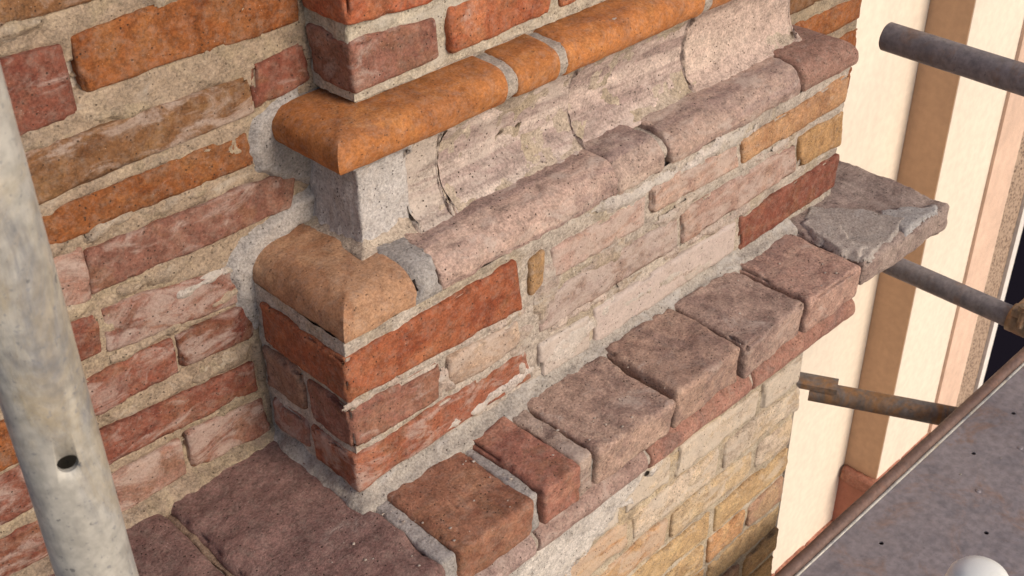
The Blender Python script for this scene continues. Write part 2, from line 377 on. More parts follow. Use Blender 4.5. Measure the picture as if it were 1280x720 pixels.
def patch(name, poly, to3, normal, thick, parent, color, mat, seed=0, res=0.003, edge=0.012, ragged=0.006, amp=0.002):
    P = np.array(poly, float); lo, hi = P.min(0) - .01, P.max(0) + .01
    us = np.arange(lo[0], hi[0] + res, res); vs_ = np.arange(lo[1], hi[1] + res, res)
    U, Vv = np.meshgrid(us, vs_, indexing='ij'); q = np.stack([U.ravel(), Vv.ravel()], 1)
    inside = np.zeros(len(q), bool); dist = np.full(len(q), 9.0)
    for a, b2 in zip(P, np.roll(P, -1, 0)):
        ab = b2 - a; t = np.clip(((q - a) @ ab) / (ab @ ab), 0, 1); dist = np.minimum(dist, np.linalg.norm(q - (a + t[:, None] * ab), axis=1))
        c1 = (a[1] > q[:, 1]) != (b2[1] > q[:, 1])
        with np.errstate(divide='ignore', invalid='ignore'):
            xi = (b2[0] - a[0]) * (q[:, 1] - a[1]) / (b2[1] - a[1]) + a[0]
        inside ^= c1 & (q[:, 0] < xi)
    sd = np.where(inside, dist, -dist)
    w3 = np.array([to3(a, b2) for a, b2 in q], float)
    sd = sd + ragged * fbm(w3, 45, seed, 3)
    hgt = -.005 + (thick + .005) * smooth(-.002, edge, sd) + amp * fbm(w3, 28, seed + 4, 3) + amp * .4 * fbm(w3, 120, seed + 6, 2)
    v = w3 + np.array(normal)[None] * hgt[:, None]
    F = grid_faces(len(us), len(vs_)); F = F[(sd[F] > -.003).all(1)]
    used = np.unique(F); mp = -np.ones(len(v), int); mp[used] = np.arange(len(used))
    F = mp[F]; v = v[used]
    # orient towards the normal
    f0 = F[len(F)//2]; nn = np.cross(v[f0[1]] - v[f0[0]], v[f0[2]] - v[f0[0]])
    if nn @ np.array(normal) < 0: F = F[:, ::-1]
    return mesh_obj(name, v, F, mat, parent, color)
RNG = np.random.default_rng(7)
def jit(a): return float(RNG.uniform(-a, a))
def quad(x0, x1, z0, z1, j=0.004):
    return [(x0 + jit(j), z1 + jit(j)), (x1 + jit(j), z1 + jit(j)), (x1 + jit(j), z0 + jit(j)), (x0 + jit(j), z0 + jit(j))]

# brick colours (linear albedo) r,g,b, lime film
ORANGE = (0.275, 0.092, 0.028); RED = (0.235, 0.078, 0.05); DEEP = (0.19, 0.055, 0.038); BROWN = (0.225, 0.105, 0.045)
PINK = (0.36, 0.19, 0.14); PALE = (0.43, 0.30, 0.22); PURPLE = (0.20, 0.105, 0.088); YELLOW = (0.38, 0.22, 0.10); ROSE = (0.265, 0.115, 0.082)
TAN_MORTAR = (0.31, 0.232, 0.166); GREY_MORTAR = (0.42, 0.355, 0.30); CEMENT = (0.335, 0.305, 0.285)  # tan mortar taken darker to carry the shade on the left wall
def al(c, a): return (*c, a)

# ================================================================== GROUND
gnd = mesh_obj("ground", [(-150,-150,-5.6),(150,-150,-5.6),(150,150,-5.6),(-150,150,-5.6)], [(0,1,2,3)], M_GROUND, smooth_shade=False)
tag(gnd, kind="structure")

# ================================================================== BRICK BUILDING
W = 0.185
building = empty("brick_building", (0, W, -5.6), "old orange and red brick wall with a moulded projecting pier and brick ledge", "building")

# ---- back wall
L = [ # corners TL TR BR BL , colour, lime
 ([(-.262,.690),(-.106,.690),(-.109,.638),(-.262,.640)], BROWN, .35),
 ([(-.150,.604),(.115,.612),(.112,.545),(-.146,.549)], ORANGE, .02),
 ([(-.290,.607),(-.166,.600),(-.166,.530),(-.294,.529)], RED, .30),
 ([(-.285,.506),(.034,.497),(.036,.460),(-.293,.448)], BROWN, .42),
 ([(.050,.508),(.111,.514),(.119,.470),(.045,.462)], RED, .25),
 ([(-.238,.430),(.021,.434),(.025,.396),(-.239,.397)], ORANGE, .12),
 ([(-.188,.370),(.085,.365),(.065,.318),(-.193,.324)], ROSE, .35),
 ([(-.300,.380),(-.197,.376),(-.200,.318),(-.300,.314)], PINK, .55),
 ([(-.186,.293),(-.011,.268),(-.012,.222),(-.191,.240)], ROSE, .62),
 ([(-.300,.296),(-.200,.291),(-.204,.246),(-.300,.243)], RED, .10),
 ([(-.236,.214),(-.118,.214),(-.118,.168),(-.236,.167)], RED, .45),
 ([(-.106,.214),(-.005,.210),(-.006,.165),(-.106,.173)], DEEP, .38),
 ([(-.240,.139),(-.017,.123),(-.020,.084),(-.240,.093)], RED, .30),
 ([(-.228,.068),(-.136,.066),(-.136,.014),(-.228,.012)], PINK, .48),
 ([(-.121,.072),(-.012,.060),(-.010,.006),(-.121,.017)], ROSE, .50),
 ([(-.480,.214),(-.318,.212),(-.322,.160),(-.480,.165)], ORANGE, .10),
 ([(-.310,.214),(-.246,.214),(-.246,.167),(-.312,.163)], ROSE, .35),
 ([(-.470,.145),(-.312,.144),(-.308,.088),(-.470,.093)], RED, .50),
 ([(-.302,.140),(-.250,.140),(-.250,.094),(-.300,.092)], PINK, .40),
 ([(-.520,.064),(-.321,.062),(-.318,.010),(-.520,.012)], RED, .45),
 ([(-.308,.066),(-.240,.068),(-.240,.013),(-.306,.010)], PINK, .45),
]
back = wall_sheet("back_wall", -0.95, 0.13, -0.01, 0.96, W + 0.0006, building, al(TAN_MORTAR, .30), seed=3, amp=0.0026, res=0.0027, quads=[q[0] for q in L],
                  holes=((-0.158, .572, .011, .018), (-0.156, .556, .009, .016), (.041, .478, .008, .016), (-.128, .052, .008, .012), (-.125, .066, .006, .010)))
plain_box("wall_core", (-0.95, W + .012, -5.6), (1.37, W + .32, .96), M_MORTAR, back, al(GREY_MORTAR, .2))
GROW = [(-.004,.0035),(.004,.0035),(.004,-.0035),(-.004,-.0035)]
for i, (c, col, a) in enumerate(L):
    brick(back, [(p[0] + e[0], p[1] + e[1]) for p, e in zip(c, GROW)], W - .0035 + jit(.0015), W + .06, al(tuple(k * .86 for k in col), min(a + .05, .6)), seed=100 + i * 13)  # brick colours scaled down: this wall's shade is put into the albedo
# rows going on to the left and above
rows = [(.012,.066),(.092,.140),(.166,.214),(.243,.294),(.318,.374),(.397,.432),(.452,.504),(.532,.604),(.640,.688),(.706,.762),(.782,.838),(.858,.914)]
pal = [ORANGE, RED, BROWN, ROSE, DEEP, PINK]
for ri, (z0, z1) in enumerate(rows):
    xe = {0:-.532,1:-.482,2:-.492,3:-.312,4:-.312,5:-.252,6:-.300,7:-.304,8:-.274}.get(ri, .10)
    while xe > -.93:
        ln = float(RNG.choice([.235, .235, .115])); x0 = max(xe - ln, -.945)
        if xe - x0 > .03:
            brick(back, quad(x0, xe, z0, z1, .003), W - .0035 + jit(.0015), W + .06, al(pal[int(RNG.integers(6))], float(RNG.uniform(.1, .5))), seed=int(RNG.integers(9999)), seg=.007)
        xe = x0 - .013
brick(back, quad(-.096, .108, .640, .690, .003), W - .003, W + .06, al(BROWN, .3), seed=881)
# short length of the same wall showing past the pier's far end
right = wall_sheet("back_wall", .90, 1.366, -.01, .96, W + .002, building, al(TAN_MORTAR, .3), seed=5, amp=.003, res=.006)
for ri, (z0, z1) in enumerate([(.02,.075),(.095,.15),(.172,.222),(.246,.300),(.32,.375),(.395,.45),(.47,.525),(.545,.6),(.62,.675),(.695,.75),(.77,.825),(.845,.9)]):
    xs = [1.06, 1.255, 1.368] if ri % 2 else [1.06, 1.15, 1.368]
    for k in range(2):
        brick(right, quad(xs[k], xs[k+1] - (.013 if k == 0 else 0), z0, z1, .002), W - .003, W + .06, al(ORANGE if k else BROWN, .12), seed=700 + ri * 3 + k, seg=.007)

# cement made good round the ends of the mouldings
on_wall = lambda x, z: (x, W, z)
cem_px = [
 [(.122,.467),(.055,.460),(.028,.444),(.020,.411),(.031,.377),(.062,.354),(.112,.329),(.143,.324),(.123,.360),(.106,.460)],
 [(.119,.334),(.110,.262),(.078,.282),(.024,.260),(.014,.236),(.012,.182),(-.006,.160),(-.021,.199),(-.029,.257),(-.027,.279),(-.004,.302),(.051,.321),(.080,.333)],
 [(.012,.200),(-.020,.200),(-.018,.150),(-.014,.085),(.012,.080)],
]
for i, pz in enumerate(cem_px):
    patch("cement_patch", pz, on_wall, (0, -1, 0), (.009, .008, .005)[i], back, al((CEMENT, CEMENT, TAN_MORTAR)[i], .25), M_CEMENT if i < 2 else M_MORTAR, seed=40 + i, ragged=.0035)
patch("mortar_smear", [(-.19,.262),(-.06,.282),(-.005,.276),(-.004,.262),(-.09,.258)], on_wall, (0,-1,0), .006, back, al((.44,.38,.34), .5), M_MORTAR, seed=47)
patch("mortar_smear", [(-.115,.148),(-.012,.160),(-.012,.122),(-.10,.130)], on_wall, (0,-1,0), .005, back, al(TAN_MORTAR, .1), M_MORTAR, seed=48)

def smears(parent, spots, to3, normal, thick, mat, seed, ragged=.006):
    for i, (x, z, lx, lz, col) in enumerate(spots):
        th = np.linspace(0, 2 * math.pi, 12, endpoint=False)
        rr = 1 + .3 * np.sin(th * 2 + i) + .2 * np.sin(th * 3 + 2 * i)
        patch("mortar_smear", [(x + lx * r * math.cos(t), z + lz * r * math.sin(t)) for t, r in zip(th, rr)], to3, normal, thick, parent, col, mat, seed=seed + i, res=.003, edge=.010, ragged=ragged, amp=.0008)
rs_ = np.random.default_rng(4)
smears(back, [(rs_.uniform(-.27, .02), float(rs_.choice([.078,.152,.227,.306,.385,.442,.518,.622])) + rs_.uniform(-.012, .012), rs_.uniform(.018, .05), rs_.uniform(.006, .012), al(TAN_MORTAR, .35)) for _ in range(26)],
       lambda x, z: (x, W - .0032, z), (0, -1, 0), .0022, M_MORTAR, 1100)

# ---- pier below the roll
Pq = [
 ([(-.006,.222),(.272,.229),(.282,.148),(-.005,.160)], .165, (.32,.098,.045), .16, 0),
 ([(.296,.213),(.326,.219),(.322,.170),(.297,.162)], .06, YELLOW, .25, 0),
 ([(.337,.214),(.527,.214),(.529,.166),(.341,.166)], .06, (.42,.275,.225), .62, 0),
 ([(.538,.222),(.735,.217),(.745,.174),(.543,.180)], .06, (.42,.265,.205), .55, 0),
 ([(.747,.216),(1.036,.230),(1.032,.178),(.752,.175)], .06, (.40,.215,.11), .3, 0),
 ([(-.006,.149),(.137,.138),(.135,.083),(-.005,.085)], .082, ROSE, .38, 0),
 ([(.153,.137),(.275,.133),(.280,.088),(.151,.086)], .06, PALE, .60, 0),
 ([(.318,.148),(.604,.146),(.608,.092),(.315,.090)], .06, (.38,.275,.24), .62, 0),
 ([(.612,.152),(.896,.157),(.908,.098),(.619,.092)], .06, (.40,.25,.20), .55, 0),
 ([(.906,.160),(1.034,.164),(1.036,.098),(.916,.104)], .06, YELLOW, .20, 0),
 ([(-.006,.072),(.290,.074),(.300,.022),(-.005,.016)], .085, (.31,.105,.058), .50, 0),
 ([(.313,.070),(.414,.070),(.416,.012),(.317,.010)], .06, (.50,.42,.37), .8, 0),
 ([(.425,.072),(.749,.076),(.753,.020),(.427,.010)], .06, (.47,.37,.335), .8, 0),
 ([(.762,.076),(1.038,.082),(1.037,.018),(.770,.012)], .06, RED, .15, 0),
]
pier = sweep("pier", dens([(-.0006, -.012), (-.0006, .243)], .0028), 0.0, building, al(GREY_MORTAR, .35), M_MORTAR, xc=0.0, yw=W + .01, x1=1.036, res=.0028,
             closed=False, cap=False, rnd=.001, rough=lambda v, n: (lambda w: w + np.array([0, 1, 0]) * (groove(w[:, [0, 2]], [q[0] for q in Pq], 27, w, .0022) * (w[:, 1] < .01))[:, None])(roughen(.0017, .0009, 11)(v, n)))
plain_box("pier_core", (.012, .012, -.03), (1.028, W + .012, .25), M_MORTAR, pier, al(GREY_MORTAR, .2))
for i, (c, y1, col, a, t) in enumerate(Pq):
    brick(pier, c, -.0036 + jit(.0010), y1, al(col, a), seed=300 + i * 17, r=.0035, chip=.0045)
lw = al((.50,.43,.385), .6); pk = al((.44,.345,.29), .5)
smears(pier, [(.375,.040,.055,.026,lw), (.235,.034,.055,.014,lw), (.170,.026,.05,.010,lw), (.52,.050,.10,.016,lw), (.66,.030,.07,.012,pk), (.45,.152,.07,.012,pk), (.60,.160,.06,.012,pk), (.33,.150,.018,.050,pk),
              (.42,.085,.08,.012,pk), (.70,.085,.09,.010,pk), (.50,.226,.10,.010,lw), (.70,.226,.10,.009,lw), (.86,.168,.07,.008,pk), (.285,.080,.014,.040,pk), (.145,.110,.012,.030,pk), (.05,.150,.04,.007,pk), (.23,.140,.05,.008,pk)],
       lambda x, z: (x, -.0040, z), (0, -1, 0), .0010, M_MORTAR, 1150, .009)
# return face, behind the corner bricks
def return_brick(parent, y0, y1, z0, z1, x, color, seed): 
    return box_brick(parent, (x - .006, y0, z0), (x + .06, y1, z1), color, seed=seed, r=.007, chip=.005, warp=.002)
return_brick(pier, .092, .176, .088, .150, 0, al((.30,.17,.12), .35), 501)
return_brick(pier, .098, .172, .022, .070, 0, al(ROSE, .5), 502)

# ---- roll moulding above the pier
RC = 0.002
roll_prof = spline([(-.120,.239),(-.030,.2405),(-.003,.2410),(.0015,.2445),(.0025,.253),(-.0005,.265),(-.008,.2755),(-.020,.283),(-.036,.2865),(-.060,.288),(-.120,.289)], 4)
def shrink(pr, d): c = pr.mean(0); return c + (pr - c) * np.array([1 - d / .05, 1 - d / .045])
roll = sweep("roll_moulding", shrink(roll_prof, .016), 0.0, building, al(GREY_MORTAR, .1), M_CEMENT, xc=RC, yw=W + .01, xr=1.036, res=.005, rough=roughen(.002, .001, 21))
rs = [
 dict(xc=RC, yw=W - .004, x1=.112, color=al((.42,.235,.135), .25), mat=M_SMOOTH, rough=roughen(.0012, .0005, 61)),
 dict(x0=.147, x1=.4715, color=al((.43,.295,.24), .45), mat=M_MOULD, rough=roughen(.0016, .0012, 62, warp=.0012, band=.0012, spall=.0018)),
 dict(x0=.470, x1=.562, color=al((.42,.30,.245), .42), mat=M_MOULD, rough=roughen(.0030, .0014, 64, warp=.002, bias=.0022)),
 dict(x0=.582, x1=.895, color=al((.43,.295,.235), .45), mat=M_MOULD, rough=roughen(.0014, .0011, 65, warp=.001, band=.0011, spall=.0016)),
]
for k in rs: sweep("moulding_brick", roll_prof, 0.0, roll, res=.004, rnd=.006, **k)
end_prof = np.array([(o - (.075 if o < -.1 else 0), z) for o, z in roll_prof])
sweep("moulding_brick", dens(np.vstack([end_prof, end_prof[:1]])[:-1], .01), 0.0, roll, al((.30,.165,.125), .22), M_MOULD, x0=.899, xr=1.048, yw=W + .005, res=.005, rough=roughen(.0012, .0006, 66), rnd=.008)
patch("cement_joint", [(.108,.0),(.150,.0),(.150,1.0),(.108,1.0)], lambda x, t: (lambda q: (x, -q[0], q[1]))(
      np.array([np.interp(np.clip(t,0,1), np.linspace(0,1,len(roll_prof)), roll_prof[:,0]), np.interp(np.clip(t,0,1), np.linspace(0,1,len(roll_prof)), roll_prof[:,1])])),
      (0,-.8,.6), .003, roll, al(CEMENT, .4), M_CEMENT, seed=77, res=.004, edge=.006)

# ---- weathered cavetto between roll and bead
cav_prof = spline([(-.170,.280),(-.066,.282),(-.069,.290),(-.079,.301),(-.089,.322),(-.092,.345),(-.090,.370),(-.083,.392),(-.072,.408),(-.076,.414),(-.170,.415)], 4)
cav = sweep("cavetto_band", cav_prof + np.array([-.0035, 0]) * 1.0 + np.where(cav_prof[:, 1:] > .35, -.004, .003) * np.array([0, 1]), 0.0, building, al((.42,.34,.27), .2), M_MORTAR, xc=.020, yw=W + .005, x1=.965, res=.005, rough=roughen(.0025, .001, 31))
cem_prof = spline([(-.170,.280),(-.074,.281),(-.078,.290),(-.083,.310),(-.086,.340),(-.086,.370),(-.082,.395),(-.074,.409),(-.170,.413)], 4)
sweep("cement_block", cem_prof, 0.0, cav, al((.50,.46,.44), .3), M_CEMENT, xc=.018, yw=W - .002, x1=.176, res=.003, rnd=.008, rough=roughen(.0016, .0012, 81, bias=.001))
for i, (a, b2, col, lm, r1, bias) in enumerate([(.172,.228,(.52,.435,.375),.5,.003,.002), (.2335,.4675,(.50,.40,.35),.5,.003,.0), (.4685,.7065,(.47,.36,.315),.4,.0035,.0), (.7075,.972,(.46,.345,.29),.3,.005,.003)]):
    sweep("moulding_brick", cav_prof, 0.0, cav, al(col, lm), M_MOULD, x0=a, x1=b2, res=.0035, rnd=.0015, rough=roughen(r1 * .45, .0012, band=.0012, spall=.0022, seed=84 + i, f1=20, warp=.0012, bias=bias))
# ---- bead (torus) moulding
bead_prof = spline([(-.060,.405),(.015,.4055),(.037,.4075),(.046,.413),(.0505,.424),(.0505,.4365),(.043,.4475),(.028,.4540),(.008,.4558),(-.060,.457)], 4)
UY = .104
bead = sweep("bead_moulding", shrink(bead_prof, .005), UY, building, al(GREY_MORTAR, .15), M_CEMENT, xc=.113, yw=W + .01, x1=.955, res=.006, rough=roughen(.0018, .001, 22))
bs = [dict(xc=.107, yw=W - .006, x1=.322), dict(x0=.336, x1=.414), dict(x0=.424, x1=.708), dict(x0=.720, x1=.955)]
for i, k in enumerate(bs):
    sweep("moulding_brick", bead_prof, UY, bead, al((.40,.152,.048), .0), M_SMOOTH, res=.004, rnd=.007, rough=roughen(.0010, .0004, 95 + i), **k)

# ---- pier above the bead
upper = sweep("upper_pier", dens([(-.004, .462), (-.004, .96)], .004), UY, building, al((.44,.38,.30), .5), M_MORTAR, xc=.122, yw=W + .01, x1=.93, res=.004,
              closed=False, cap=False, rnd=.001, rough=roughen(.0028, .0012, 12))
plain_box("pier_core", (.134, UY + .012, .40), (.92, W + .012, .96), M_MORTAR, upper, al(GREY_MORTAR, .2))
Uq = [([(.122,.538),(.252,.531),(.251,.477),(.122,.473)], ROSE, .38), ([(.271,.537),(.447,.532),(.444,.478),(.270,.474)], (.40,.125,.055), .25),
      ([(.122,.606),(.253,.606),(.253,.549),(.122,.556)], (.36,.10,.045), .12), ([(.266,.606),(.5,.606),(.5,.553),(.266,.553)], RED, .35),
      ([(.460,.534),(.70,.534),(.70,.478),(.460,.478)], (.40,.12,.05), .3), ([(.713,.534),(.93,.534),(.93,.478),(.713,.478)], ROSE, .3),
      ([(.513,.606),(.75,.606),(.75,.553),(.513,.553)], ORANGE, .2)]
for i, (c, col, a) in enumerate(Uq):
    brick(upper, c, UY - .0045 + jit(.001), W if c[0][0] < .2 else UY + .06, al(col, a), seed=600 + i * 7, r=.007, chip=.005)
for ri in range(5):
    z0 = .624 + ri * .067; xs = .122
    k = 0
    while xs < .90:
        ln = .115 if (k == 0 and ri % 2) else .235; x1 = min(xs + ln, .93)
        if x1 - xs > .03: brick(upper, quad(xs, x1, z0, z0 + .052, .002), UY - .004, W if k == 0 else UY + .06, al(pal[int(RNG.integers(6))], .25), seed=640 + ri * 9 + k, seg=.007)
        xs = x1 + .013; k += 1

# ---- ledge: header bricks, slabs and a broken flagstone
ledge = mesh_obj("ledge", *(lambda v, f: (v, f))(*((lambda x0, x1, y0, y1, z0, z1: (
    [(x0,y0,z0),(x1,y0,z0),(x1,y1,z0),(x0,y1,z0),(x0,y0,z1),(x1,y0,z1),(x1,y1,z1),(x0,y1,z1)],
    [(0,3,2,1),(4,5,6,7),(0,1,5,4),(1,2,6,5),(2,3,7,6),(3,0,4,7)]))(-.95, .888, -.132, W + .02, -.066, -.016))), M_MORTAR, building, al(GREY_MORTAR, .3), smooth_shade=False)
HD = [
 (.024, .150, 0.000, (.34,.155,.095), .15, (1.0, .5, 0), M_BRICK),
 (.167, .236, 0.002, (.36,.155,.11), .18, (1.5, -.6, 1), M_BRICK),
 (.270, .424, 0.001, (.405,.27,.21), .34, (1.5, .5, -1), M_STONE),
 (.430, .580, 0.006, (.405,.262,.20), .32, (1.2, 1.0, 0), M_STONE),
 (.586, .737, 0.002, (.405,.275,.222), .32, (1.0, .4, 1), M_STONE),
 (.743, .886, 0.000, (.40,.245,.192), .30, (1.2, .8, -.5), M_STONE),
]
for i, (a, b2, dz, col, lm, rot, mt) in enumerate(HD):
    box_brick(ledge, (a, -.154 + jit(.003), -.061), (b2, -.012, dz), al(col, lm), mt, seed=800 + i * 11, rot=rot, r=.006, a1=.0018, chip=.005, warp=.0018)
box_brick(ledge, (.239, -.147, -.06), (.267, -.02, -.002), al((.42,.31,.25), .45), M_STONE, seed=871, r=.005, a1=.002, a2=.0012, chip=.004, name="tile_sliver")
for i, (a, b2, y0, zt) in enumerate([(.148,.168,-.146,-.004), (.001,.026,-.150,-.003), (.236,.272,-.143,-.012)]):
    box_brick(ledge, (a, y0, -.064), (b2, -.01, zt), al(CEMENT, .35), M_CEMENT, seed=880 + i, r=.004, a1=.0014, a2=.001, chip=.002, warp=.0015, name="mortar_joint")
for i, (a, b2, y0) in enumerate([(-.178, .002, -.158), (-.42, -.186, -.160), (-.68, -.428, -.156), (-.945, -.688, -.158)]):
    box_brick(ledge, (a, y0, -.066), (b2, W + .03, .000 - .003 * (i % 2)), al((.22,.125,.108), .22), M_STONE, seed=890 + i * 5, r=.012, a1=.0022, a2=.0008, chip=.005, warp=.0018, seg=.006, name="slab")
box_brick(ledge, (-.186, -.14, -.06), (-.176, W, -.010), al((.25,.17,.12), .3), M_MORTAR, seed=912, r=.004, a1=.004, name="mortar_joint")
flag = box_brick(ledge, (.893, -.158, -.050), (1.163, .24, .000), al((.38,.285,.245), .3), M_STONE, seed=920, rot=(.8, .5, 0), r=.008, a1=.002, a2=.0008, chip=.007, warp=.003, name="flagstone")
flag["label"] = "broken purplish flagstone at the ledge's far end"
onz = lambda x, y: (x, y, .000)
for i, (pz, th) in enumerate([([(.885,-.10),(.912,-.012),(.975,.004),(1.03,-.055),(1.06,-.135),(.99,-.15),(.90,-.152)], .004),
                              ([(.888,-.09),(.914,-.018),(.955,-.022),(.96,-.075),(.93,-.11),(.93,-.14),(.895,-.145)], .009),
                              ([(1.02,-.10),(1.05,-.085),(1.14,-.15),(1.10,-.158),(1.02,-.152)], .003)]):
    patch("cement_skim", pz, onz, (0, 0, 1), th, ledge, al((.43,.37,.33) if i < 2 else (.45,.42,.40), .30), M_CEMENT, seed=930 + i, edge=.005, ragged=.005, amp=.0010, res=.0025)

bead["label"] = "bright orange rounded bead moulding turning the pier's corner"
roll["label"] = "worn pinkish roll moulding with a tan corner brick"
cav["label"] = "pale pink weathered concave band between the two mouldings"
# mortar fillet at the foot of the pier (front and return)
fil_prof = dens([(-.010, .022), (.002, .015), (.010, .007), (.022, .001), (.028, -.012)], .004)
sweep("mortar_fillet", fil_prof, 0.0, ledge, al((.38,.335,.29), .4), M_CEMENT, xc=.006, yw=W, x1=.90, res=.004, closed=False, cap=False, rnd=.002, rough=roughen(.004, .0016, 951, f1=30))
wf = dens([(-.01, .018), (.004, .010), (.018, .002), (.024, -.012)], .004)
sweep("mortar_fillet", wf, W, ledge, al(TAN_MORTAR, .3), M_MORTAR, x0=-.94, x1=.0, res=.005, closed=False, cap=False, rnd=.002, rough=roughen(.003, .0015, 952))

# ---- thin roll below the ledge
bm_prof = spline([(-.04,-.168),(.056,-.169),(.072,-.173),(.083,-.184),(.0855,-.197),(.080,-.210),(.068,-.219),(.052,-.222),(-.04,-.224)], 4)
bed = sweep("bed_moulding", shrink(bm_prof, .008), 0.0, building, al(GREY_MORTAR, .2), M_CEMENT, x0=-.95, x1=1.022, res=.008, rough=roughen(.0015, .0008, 41))
xs = [-.95, -.70, -.46, -.23, -.005, .228, .47, .73, 1.032]
for i in range(8):
    big = i >= 6
    sweep("moulding_brick", bm_prof, 0.0, bed, al((.36,.18,.135) if big else ((.40,.28,.25) if i < 5 else (.36,.235,.20)), .25 if big else .45), M_STONE, x0=xs[i] + .003, x1=xs[i+1] - .003, res=.005, rnd=.005, rough=roughen(.0012, .0006, 960 + i, warp=.0006))
# hidden courses between ledge and roll, then the lower wall
under = wall_sheet("corbel_courses", -.95, 1.03, -.205, -.06, -.002, building, al(GREY_MORTAR, .3), seed=52, amp=.002, res=.008)
for ri, z0 in enumerate((-.198, -.132)):
    x = -.945 + .12 * ri
    while x < 1.0:
        x1 = min(x + .235, 1.036)
        if x1 - x > .04: brick(under, quad(x, x1, z0, z0 + .056, .002), -.006, .05, al(PINK, .45), seed=970 + ri * 20 + int(x * 10), seg=.008)
        x = x1 + .012
lower = wall_sheet("lower_wall", -.95, 1.016, -1.25, -.245, .0028, building, al((.45,.37,.275), .4), M_LOW, seed=53, amp=.0026, res=.004,
                   holes=((.60,-.405,.010,.02), (.80,-.50,.012,.022), (.885,-.41,.007,.014), (.30,-.37,.009,.015)))
plain_box("wall_core", (-.95, .014, -5.6), (1.008, W + .012, -.02), M_MORTAR, lower, al((.46,.36,.24), .4))
zt = -.262; ri = 0
lp = [(.55,.475,.41), (.54,.45,.37), (.53,.42,.32), (.51,.37,.23), (.50,.33,.17), (.47,.28,.13)]
while zt > -1.2:
    z0 = zt - .063; x = 1.022 + jit(.010); k = 0
    while x > -.6:
        ln = (.235, .115)[ri % 2] if k == 0 else float(RNG.choice([.235, .235, .115])); x0 = x - ln
        t = min(1, max(0, (-zt - .28) / .50)); warmth = t * .75 + (x0 > .5) * .2
        ci = min(5, int(warmth * 5 + RNG.uniform(0, 1.6))); col = lp[ci]
        if RNG.uniform() < .28 and t > .15: col = [(.48, .26, .125), (.42, .25, .16), (.50, .33, .17)][int(RNG.integers(3))]
        lime = .88 - .55 * t - (.18 if x0 > .45 else 0) + jit(.12)
        brick(lower, quad(x0, x, z0, zt, .003), -.003 + jit(.0015), .05 , al(col, max(.05, lime)), M_LOW, seed=int(RNG.integers(99999)), r=.004, a1=.0015, a2=.0009, chip=.004, warp=.002, seg=.0055)
        x = x0 - .011 - abs(jit(.006)); k += 1
    zt -= .0765; ri += 1
patch("lime_render", [(-.3,-.235),(.66,-.235),(.60,-.33),(.52,-.37),(.44,-.41),(.34,-.43),(.22,-.47),(-.3,-.55)], lambda x, z: (x, -.004, z), (0,-1,0), .007, lower, al((.60,.545,.50), .4), M_LOW, seed=990, res=.0045, ragged=.020, edge=.02)

lower["label"] = "buff brickwork below the ledge, whitened near the top"

# ================================================================== NEIGHBOURING PLASTERED BUILDING
nb = empty("plastered_building", (3.3, 1.0, -5.6), "bright cream plastered building with a return coloured ochre for its shade and red plinth, beyond the pier", "building")
plain_box("wall", (.9, 1.0, -5.6), (3.3, 1.3, 3.0), M_CREAM, nb)
pj = plain_box("projecting_wall", (3.304, .836, -2.86), (3.88, 1.3, 3.0), M_CREAM, nb)
plain_box("return_face", (3.30, .838, -2.77), (3.3035, .999, 3.0), M_SHADE_TONE, pj)  # thin sheet with the shade colour laid over the cream side
def plinth_course(parent, x0, x1, yf, zt, n, h=.12, d=.10, mat=M_BASE, seed=0):
    step = (x1 - x0) / n
    for i in range(n):
        box_brick(parent, (x0 + i * step + .004, yf - d, zt - h), (x0 + (i + 1) * step - .004, yf + .05, zt), al((.46,.20,.14), .2), M_BRICK, seed=seed + i, r=.012, seg=.03, a1=.003, chip=.006, warp=.003)
pl1 = plain_box("plinth", (.9, .93, -5.6), (3.31, 1.01, -3.16), M_BASE, nb)
plinth_course(pl1, 1.9, 3.29, 1.0, -3.10, 6, .08, .10, seed=1000)
pl2 = plain_box("plinth", (3.28, .78, -5.6), (3.98, 1.2, -2.83), M_BASE, nb)
plinth_course(pl2, 3.262, 3.99, .836, -2.755, 3, .08, .085, seed=1010)
box_brick(pl2, (3.262, .80, -2.835), (3.31, .992, -2.755), al((.36,.15,.10), .15), M_BRICK, seed=1021, r=.012, seg=.02)
surround = plain_box("window_surround", (3.74, .822, -2.75), (3.96, 1.0, 3.0), M_PINK, nb)
bmr = bmesh.new(); bmesh.ops.create_cone(bmr, cap_ends=True, segments=24, radius1=.05, radius2=.05, depth=5.6); 
for v in bmr.verts: v.co.z += .1
rv_ = [(v.co.x + 3.95, v.co.y + .872, v.co.z) for v in bmr.verts]; rf_ = [[v.index for v in f.verts] for f in bmr.faces]; bmr.free()
mesh_obj("rounded_edge", [(x, y, z) for x, y, z in rv_], rf_, M_PINK, surround)
plain_box("pebble_dash_panel", (3.96, .842, -5.6), (4.185, 1.1, 3.0), M_PEBBLE, nb)
win = plain_box("window_frame", (4.185, .826, -5.6), (4.235, 1.1, 3.0), M_WHITE, nb)
plain_box("pane", (4.235, .98, -5.6), (6.2, 1.1, 3.0), M_UNLIT_PANE, win)
plain_box("reveal", (6.2, .836, -5.6), (7.2, 1.1, 3.0), M_CREAM, nb)

